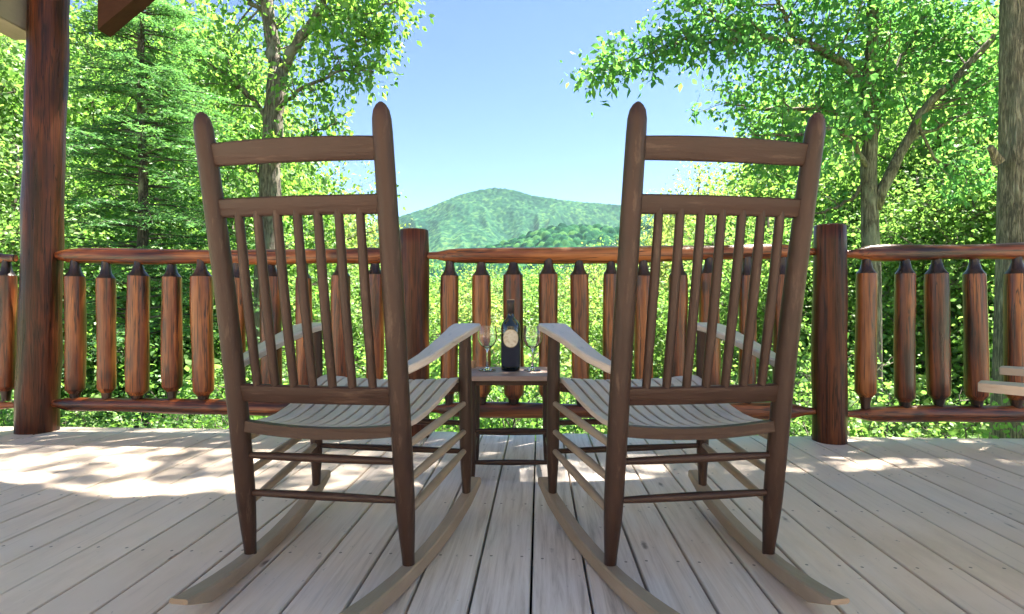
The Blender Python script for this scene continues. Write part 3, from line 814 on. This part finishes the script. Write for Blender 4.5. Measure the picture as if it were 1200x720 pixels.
# right oak
Zo = 10.
_, cnt['oak'] = hero('oak_tree', 'forked grey oak tree right of the right rocking chair, limbs spreading over the view', 'tree', [
    ([(1022, 330, Zo), (1020, 250, Zo), (1018, 160, Zo), (1019, 90, Zo), (1024, 0, Zo), (1030, -90, Zo)], .150, .08, 1.0, 1.3, .45),
    ([(1026, 245, Zo), (1040, 205, 9.9), (1062, 165, 9.8), (1090, 120, 9.6), (1135, 75, 9.4), (1180, 30, 9.2), (1230, -30, 9.)], .10, .035, 1.0, 1.2, .35),
    ([(1015, 105, Zo), (990, 75, 9.8), (955, 57, 9.6), (915, 44, 9.4), (870, 45, 9.2), (830, 50, 9.0)], .085, .022, 1.3, 1.05, .2),
    ([(850, 47, 9.1), (810, 42, 9.), (775, 58, 8.9), (740, 72, 8.8), (712, 80, 8.7), (688, 86, 8.7)], .022, .008, 1.7, .36, .15),
    ([(930, 48, 9.5), (915, 10, 9.3), (895, -30, 9.2), (860, -60, 9.0)], .04, .015, 1.3, 1.0, .1),
    ([(1016, 140, Zo), (985, 130, 10.2), (940, 128, 10.3), (890, 130, 10.4), (850, 120, 10.4)], .06, .015, 1.3, .9, .2),
    ([(1020, 130, Zo), (1050, 80, 10.4), (1075, 30, 10.6), (1100, -30, 10.8)], .07, .03, 1.2, 1.2, .15),
    ([(1018, 200, Zo), (1000, 165, 9.6), (975, 148, 9.3), (930, 160, 9.1), (880, 158, 8.9)], .05, .014, 1.2, .8, .3),
    ([(1021, 205, Zo), (1000, 232, 10.1), (975, 246, 10.2), (945, 252, 10.3)], .045, .018, .6, .6, .5),
    ([(1062, 165, 9.8), (1100, 150, 9.9), (1140, 128, 10.), (1175, 120, 10.1)], .04, .015, 1.0, .9, .3),
    ([(1075, 145, 9.7), (1095, 190, 9.9), (1130, 200, 10.2), (1165, 205, 10.4)], .03, .012, .8, .7, .3),
    ([(870, 45, 9.2), (835, 20, 9.0), (800, -20, 8.8)], .03, .012, 1.3, .8, .1),
    ([(1024, 0, Zo), (990, -30, 9.7), (950, -50, 9.4)], .06, .02, 1.2, 1.2, .1),
], LF_B, OAKBARK, .115, .56, (1022, 330), Zo, tw)
# left broadleaf
Zl = 10.
_, cnt['left'] = hero('broadleaf_tree', 'tall forked broadleaf tree with mottled trunk behind the left rocking chair', 'tree', [
    ([(312, 320, Zl), (314, 240, Zl), (318, 180, Zl), (324, 120, Zl), (327, 82, Zl)], .20, .165, 0, 1, .5),
    ([(326, 90, Zl), (318, 45, Zl), (312, 0, Zl), (308, -70, Zl)], .13, .10, .8, 1.0, .1),
    ([(329, 86, Zl), (345, 58, 9.9), (366, 25, 9.8), (388, -12, 9.7), (415, -60, 9.6)], .10, .06, .9, .9, .2),
    ([(366, 25, 9.8), (400, 22, 9.5), (435, 15, 9.2), (468, -2, 9.)], .04, .012, 1.5, .75, .15),
    ([(322, 130, Zl), (350, 105, 9.6), (385, 90, 9.3), (415, 82, 9.1), (438, 84, 9.)], .045, .012, 1.4, .52, .25),
    ([(400, 60, 9.4), (425, 45, 9.2), (450, 40, 9.)], .02, .008, 1.8, .5, .1),
    ([(322, 150, Zl), (290, 110, 9.8), (262, 85, 9.7), (230, 70, 9.7)], .05, .015, 1.2, .9, .2),
    ([(315, 20, Zl), (280, -10, 9.8), (245, -30, 9.6)], .05, .02, 1.2, 1., .1),
    ([(388, -12, 9.7), (425, -30, 9.4), (470, -45, 9.2)], .04, .015, 1.3, .8, .1),
    ([(316, 200, Zl), (345, 170, 9.7), (375, 150, 9.5), (395, 145, 9.4)], .03, .01, 1.2, .4, .2),
    ([(314, 215, Zl), (280, 190, 9.7), (250, 180, 9.5)], .03, .01, 1.2, .7, .2),
], LF_A, OAKBARK, .105, .58, (312, 320), Zl, tw)
# big close trunk at the right edge
bz = W(1199, 480, 6.0); g = float(ground_z(bz.x, bz.y))
t = empty('large_tree', (bz.x, bz.y, g), 'thick straight furrowed tree trunk at the right edge of the view', 'tree')
b = MB(); n = 60; m = 40; vs = []; fs = []
for i in range(n + 1):
    z = -.3 + (13 - g) * i / n; r = .305 - .009 * (z + g) + .16 * math.exp(-z / .5)
    for k in range(m):
        th = 2 * math.pi * k / m
        rr = r * (1 + .03 * math.sin(3 * th + .4 * z) + .022 * math.sin(7 * th + 1.3 * z) + .02 * random.uniform(-1, 1))
        vs.append((rr * math.cos(th) + .015 * z + .03 * math.sin(z * .5), rr * math.sin(th), z))
for i in range(n):
    for k in range(m): fs.append((i * m + k, i * m + (k + 1) % m, (i + 1) * m + (k + 1) % m, (i + 1) * m + k))
b.add(vs, fs)
b.build('trunk', BIGBARK, t, recalc=False, autosmooth=0)
kp = W(1170, 190, 5.95); kp2 = W(1160, 172, 5.9); b = MB()
off = Vector((bz.x, bz.y, g)); b.tube([kp - off, (kp + kp2) / 2 - off, kp2 - off], [.06, .042, .030], 10, wob=.15)
b.build('branch_stub', BIGBARK, t, recalc=False)
tb = MB(); rec = []  # unseen limbs, shaped to reach over the deck and dapple its sunlight
for k in range(38):
    z0 = 5.4 + .21 * k - g; an = rng.uniform(0, 6.28) if k % 4 == 0 else -math.pi / 2 + rng.uniform(-.7, .6) if k % 4 == 1 else math.pi + rng.uniform(-.75, .55)
    br = branch((0.1, 0, z0), (math.cos(an), math.sin(an), .22), rng.uniform(2.4, 3.6) if k % 3 == 0 else rng.uniform(4.0, 7.0), 12, .07, .008)
    tb.tube([tuple(q) for q in br], list(np.linspace(.06, .012, len(br))), 6, caps=False)
    twigs_on(br, .04, tb, .20, 1.1, rec, .15, .03, .06, 2, .25)
tb.build('branches', OAKBARK, t, recalc=False, autosmooth=0)
make_leaves(rec, t, .12, .55, LF_A, droop=.15)

# conifer at left
def conifer(px, Z, top_z, label, rmax=1.9, name='hemlock_tree', step=.21, zmin=.1, par=7):
    p0 = W(px, 300, Z); g = float(ground_z(p0.x, p0.y))
    t = empty(name, (p0.x, p0.y, g), label, 'tree')
    H = top_z - g; tb = MB()
    tb.tube([(.02 * math.sin(k), .02 * math.cos(1.7 * k), -.3 + (H + .3) * k / 14) for k in range(15)], list(np.linspace(.13, .015, 15)), 9, wob=.06)
    Ps = []; Ds = []; z = zmin - g + .2
    while z < H - .1:
        rr = rmax * (1 - ((z + g) - zmin) / (top_z - zmin)) ** .75 + .15
        for q in range(par):
            an = rng.uniform(0, 6.28); L = rr * rng.uniform(.6, 1.1)
            br = branch((0, 0, z + rng.uniform(-.12, .12)), (math.cos(an), math.sin(an), .22), L, 10, .05, -.055)
            tb.tube([tuple(w_) for w_ in br], list(np.linspace(.016, .003, len(br))), 4, caps=False)
            for kk in range(2, len(br)):
                d = unit(br[kk] - br[kk - 1]); sd = unit(np.cross(d, [0, 0, 1.]))
                for sg in (-1, 1):
                    tl = (.12 + .38 * (1 - kk / len(br)) * min(1, L)) * rng.uniform(.7, 1.3)
                    tw_ = branch(br[kk], d * .75 + sg * sd, tl, 4, .10, -.06)
                    m_n = int(tl / .014) + 3; q3 = polyline(tw_, m_n); dd = unit(tw_[-1] - tw_[0]); s2 = unit(np.cross(dd, [0, 0, 1.]))
                    sgn = np.where(np.arange(m_n) % 2 == 0, 1., -1.)[:, None]
                    Ps.append(q3 + rng.normal(size=q3.shape) * .006); Ds.append(dd * .6 + sgn * s2 + rng.normal(size=q3.shape) * .25)
        z += step * rng.uniform(.8, 1.2)
    tb.build('trunk', FIRBARK, t, recalc=False, autosmooth=0)
    P = np.concatenate(Ps); D = np.concatenate(Ds)
    leaf_mesh('crown', P, D, .058, .26, LF_E, t, .3, .5)
    return len(P)
cnt['con'] = conifer(166, 8.2, 7.4, 'dark feathery conifer with a thin trunk between porch post and left chair', 1.75)

# ---- forest trees behind: a few kinds, copied
def proto_tree(name, label, group, H, R_, n_limb, leafm, barkm, leaf, seed, nleafk=1.0, low=.28, cone=0.0):
    t = empty(name, (0, 0, 0), label, 'tree', 0, group)
    tb = MB(); rec = []
    trunk = smooth_limb([(0, 0, -.5), (.1, .05, H * .3), (-.1, .1, H * .6), (.1, 0, H * .95)], 12, .06)
    tb.tube([tuple(q) for q in trunk], list(np.linspace(.20 * H / 14, .03, 12)), 8, wob=.06)
    for k in range(n_limb):
        u = (k + rng.uniform(0, 1)) / n_limb; z = H * (low + (.97 - low) * u); an = k * 2.4 + rng.uniform(-.5, .5)
        prof = math.sin(math.pi * min(1, .18 + .82 * u)) ** .7 if not cone else (1 - u) ** .8 + .12
        L = R_ * prof * rng.uniform(.75, 1.2)
        i = np.clip(u * 0 + z / (H * .95) * 11, 0, 11); kk = int(i)
        br = branch(trunk[kk], (math.cos(an), math.sin(an), .5 - .3 * (1 - u)), L, 8, .12, .03)
        tb.tube([tuple(q) for q in br], list(np.linspace(.045, .01, len(br))), 5, caps=False)
        twigs_on(br, .03, tb, .30 / nleafk, max(.7, L * .38), rec, .08, .02, .058 / nleafk, 3, .6)
    tb.build('trunk', barkm, t, recalc=False, autosmooth=0)
    make_leaves(rec, t, leaf, .6, leafm, droop=.1)
    return t, sum(len(a) for a, _ in rec)
kinds = []
GT = 'woodland trees beyond the railing'
for nm, lb, H, R_, nl, lm, lf in (
        ('woodland_tree', 'fresh green broadleaf tree among the woods beyond the railing', 15, 3.6, 46, LF_A, .16),
        ('woodland_tree', 'lime green sunlit broadleaf tree among the woods beyond the railing', 13, 3.3, 42, LF_C, .145),
        ('woodland_tree', 'yellowish green airy tree among the woods beyond the railing', 12, 3.0, 36, LF_D, .135)):
    t, c_ = proto_tree(nm, lb, GT, H, R_, nl, lm, OAKBARK, lf, 1, 1.0); kinds.append(t); cnt[lb[:8]] = c_
used = [0, 0, 0]
def put_tree(k, px, Z, top_py, rot=None):
    """stand a copy so its foot is on the slope and its top at the height wanted"""
    X = (px - HX) / F * Z; x, y = toworld(X, Z); g = float(ground_z(x, y))
    Hk = (15, 13, 12)[k]; ztop = CH + (HY - top_py) / F * Z
    s = max(.25, (ztop - g) / Hk)
    o = kinds[k] if used[k] == 0 else copy_tree(kinds[k]); used[k] += 1
    w_ = min(1.3, max(s, .75)) if s > .6 else s * 1.25
    o.location = (x, y, g); o.scale = (w_, w_, s); o.rotation_euler = (0, 0, random.uniform(0, 6.28))
    return o
# left bank
for k, px, Z, tp in (
        (1, -70, 13, -60), (2, -10, 17, -40), (1, 45, 20, 10), (0, 110, 16, 0), (0, 200, 19, -20), (1, 255, 22, 20), (0, 160, 26, -30), (1, 60, 30, -10),
        (0, 235, 15, 20), (0, 290, 17, 30), (1, 300, 27, 60), (2, 360, 30, 190), (1, 340, 20, 215), (2, 392, 24, 205), (1, 330, 36, 150), (1, 20, 12, 150), (1, 110, 13, 190), (0, 200, 14, 170),
        (1, 270, 14, 220), (0, -120, 22, -60), (1, 415, 34, 236), (1, 130, 36, 40), (0, 30, 40, 20),
        # right bank
        (1, 1100, 16, -10), (1, 1150, 21, 20), (0, 1210, 15, -40), (1, 1050, 22, 60), (2, 985, 24, 110), (0, 945, 20, 70), (2, 880, 28, 165), (2, 820, 32, 185),
        (1, 1080, 13, 190), (1, 1140, 12, 150), (0, 1000, 17, 150), (1, 930, 26, 130), (2, 795, 40, 225), (1, 1180, 30, -20), (0, 1090, 30, 0), (1, 1020, 34, 60), (0, 970, 30, 70), (2, 860, 22, 215), (1, 900, 15, 225), (2, 770, 30, 255), (1, 840, 18, 240),
        (1, 1240, 12, 60), (0, 1290, 20, -50),
        # tree tops lower down the slope, under the view
        (1, 470, 15, 318), (1, 520, 19, 313), (2, 560, 16, 318), (1, 600, 21, 311), (1, 640, 17, 314), (2, 690, 22, 292), (1, 735, 18, 296), (1, 420, 18, 300), (0, 500, 30, 308), (1, 560, 34, 305), (0, 630, 38, 303), (1, 700, 32, 288), (1, 580, 27, 309), (0, 665, 28, 302)):
    put_tree(k, px, Z, tp)

# ---- leafy bushes and saplings on the slope
def proto_bush(label, leafm, leaf, n_stem, H, step=.042):
    t = empty('leafy_bush', (0, 0, 0), label, 'bush', 0, 'leafy bushes on the slope beyond the railing')
    tb = MB(); rec = []
    for k in range(n_stem):
        an = rng.uniform(0, 6.28); br = branch((.15 * math.cos(an), .15 * math.sin(an), -.2), (math.cos(an) * rng.uniform(.1, .7), math.sin(an) * rng.uniform(.1, .7), 1), H * rng.uniform(.6, 1.05), 8, .12, .04)
        tb.tube([tuple(q) for q in br], list(np.linspace(.022, .005, len(br))), 5, caps=False)
        twigs_on(br, .02, tb, .18, .65, rec, .08, .03, step, 3, .28)
    tb.build('stems', OAKBARK, t, recalc=False, autosmooth=0)
    make_leaves(rec, t, leaf, .58, leafm, 'leaves', droop=.12)
    return t, sum(len(a) for a, _ in rec)
bush = []
for lb, lm, lf, ns_, st_ in (('lime green leafy bush filling the slope beyond the railing', LF_C, .105, 12, .036), ('fresh green leafy bush filling the slope beyond the railing', LF_A, .10, 11, .036), ('yellow green leafy bush filling the slope beyond the railing', LF_D, .10, 11, .036), ('small leaved pale green bush close below the railing', LF_C, .052, 15, .017), ('small leaved fresh green bush close below the railing', LF_A, .050, 15, .018)):
    t, c_ = proto_bush(lb, lm, lf, ns_, 3.0, st_); bush.append(t); cnt[lb[:9]] = c_
bu = [0] * 5
def put_bush(k, X, Z, s):
    x, y = toworld(X, Z); g = float(ground_z(x, y))
    o = bush[k] if bu[k] == 0 else copy_tree(bush[k]); bu[k] += 1
    o.location = (x, y, g); o.scale = (s * random.uniform(.9, 1.25), s * random.uniform(.9, 1.25), s); o.rotation_euler = (0, 0, random.uniform(0, 6.28))
q = random.Random(4)
for Z, step, s0 in ((5.1, 1.25, .72), (6.6, 1.45, .95), (8.4, 1.8, 1.1), (10.5, 2.1, 1.15), (13.5, 2.6, 1.25), (17.5, 3.2, 1.6), (23, 4.2, 2.1), (31, 5.5, 2.6), (42, 8., 3.3)):
    X = -1.02 * Z
    while X < 1.02 * Z:
        x, y = toworld(X, Z); g = float(ground_z(x, y)); px = HX + F * X / Z
        lim = CH + (HY - (308 if 430 < px < 660 else 292 if 660 <= px < 760 else 270)) / F * Z
        s = min(s0 * q.uniform(.8, 1.25), (lim - g) / 3.1)
        if s > .25: put_bush(q.choices((3, 4), (6, 2.5))[0] if Z < 9 else q.choices((0, 1, 2), (6, 1.5, 2.8))[0], X + q.uniform(-.4, .4) * step, Z + q.uniform(-.8, .8), s)
        X += step * q.uniform(.75, 1.2)
print('leaf counts', cnt, 'bushes', bu)

# ------------------------------------------------------------------ air
m, nt, out = mat('thin_blue_haze')
pv = nd(nt, 'ShaderNodeVolumePrincipled', Color=(.55, .80, 1, 1), Density=.00003, Anisotropy=.2)
nt.links.new(pv.outputs[0], out.inputs['Volume'])
b = MB(); b.box((-6500, -3200, -90), (6500, 9200, 640)); tag(b.build('haze', m), kind='stuff')

# ------------------------------------------------------------------ light
world = bpy.data.worlds.new('World'); scn.world = world; world.use_nodes = True
wn = world.node_tree; wn.nodes.clear()
SUN = Vector((.34, .26, .95)).normalized()
el = math.asin(SUN.z); az = math.atan2(SUN.x, SUN.y)
sky = wn.nodes.new('ShaderNodeTexSky'); sky.sky_type = 'NISHITA'; sky.sun_disc = False
sky.sun_elevation = el; sky.sun_rotation = az; sky.air_density = .53; sky.dust_density = .02; sky.ozone_density = 1.5; sky.altitude = 1500
bg = wn.nodes.new('ShaderNodeBackground'); bg.inputs[1].default_value = .05
wo = wn.nodes.new('ShaderNodeOutputWorld')
wn.links.new(sky.outputs[0], bg.inputs[0]); wn.links.new(bg.outputs[0], wo.inputs[0])
sl = bpy.data.lights.new('sun', 'SUN'); sl.energy = 4.9; sl.angle = R(.55); sl.color = (1, .92, .80)
so = bpy.data.objects.new('sun', sl); C.objects.link(so); so.rotation_euler = (-SUN).to_track_quat('-Z', 'Y').to_euler()
so.location = (0, 0, 30)

# ------------------------------------------------------------------ render
vs_ = scn.view_settings; vs_.view_transform = 'Standard'; vs_.look = 'None'; vs_.gamma = 1; vs_.exposure = 3.05; vs_.use_curve_mapping = False
scn.render.engine = 'CYCLES'; cy = scn.cycles
cy.max_bounces = 9; cy.diffuse_bounces = 8; cy.glossy_bounces = 3; cy.transmission_bounces = 8; cy.transparent_max_bounces = 8; cy.volume_bounces = 0
cy.use_denoising = True; cy.denoiser = 'OPENIMAGEDENOISE'; cy.caustics_reflective = False; cy.caustics_refractive = False
cy.sample_clamp_indirect = 8
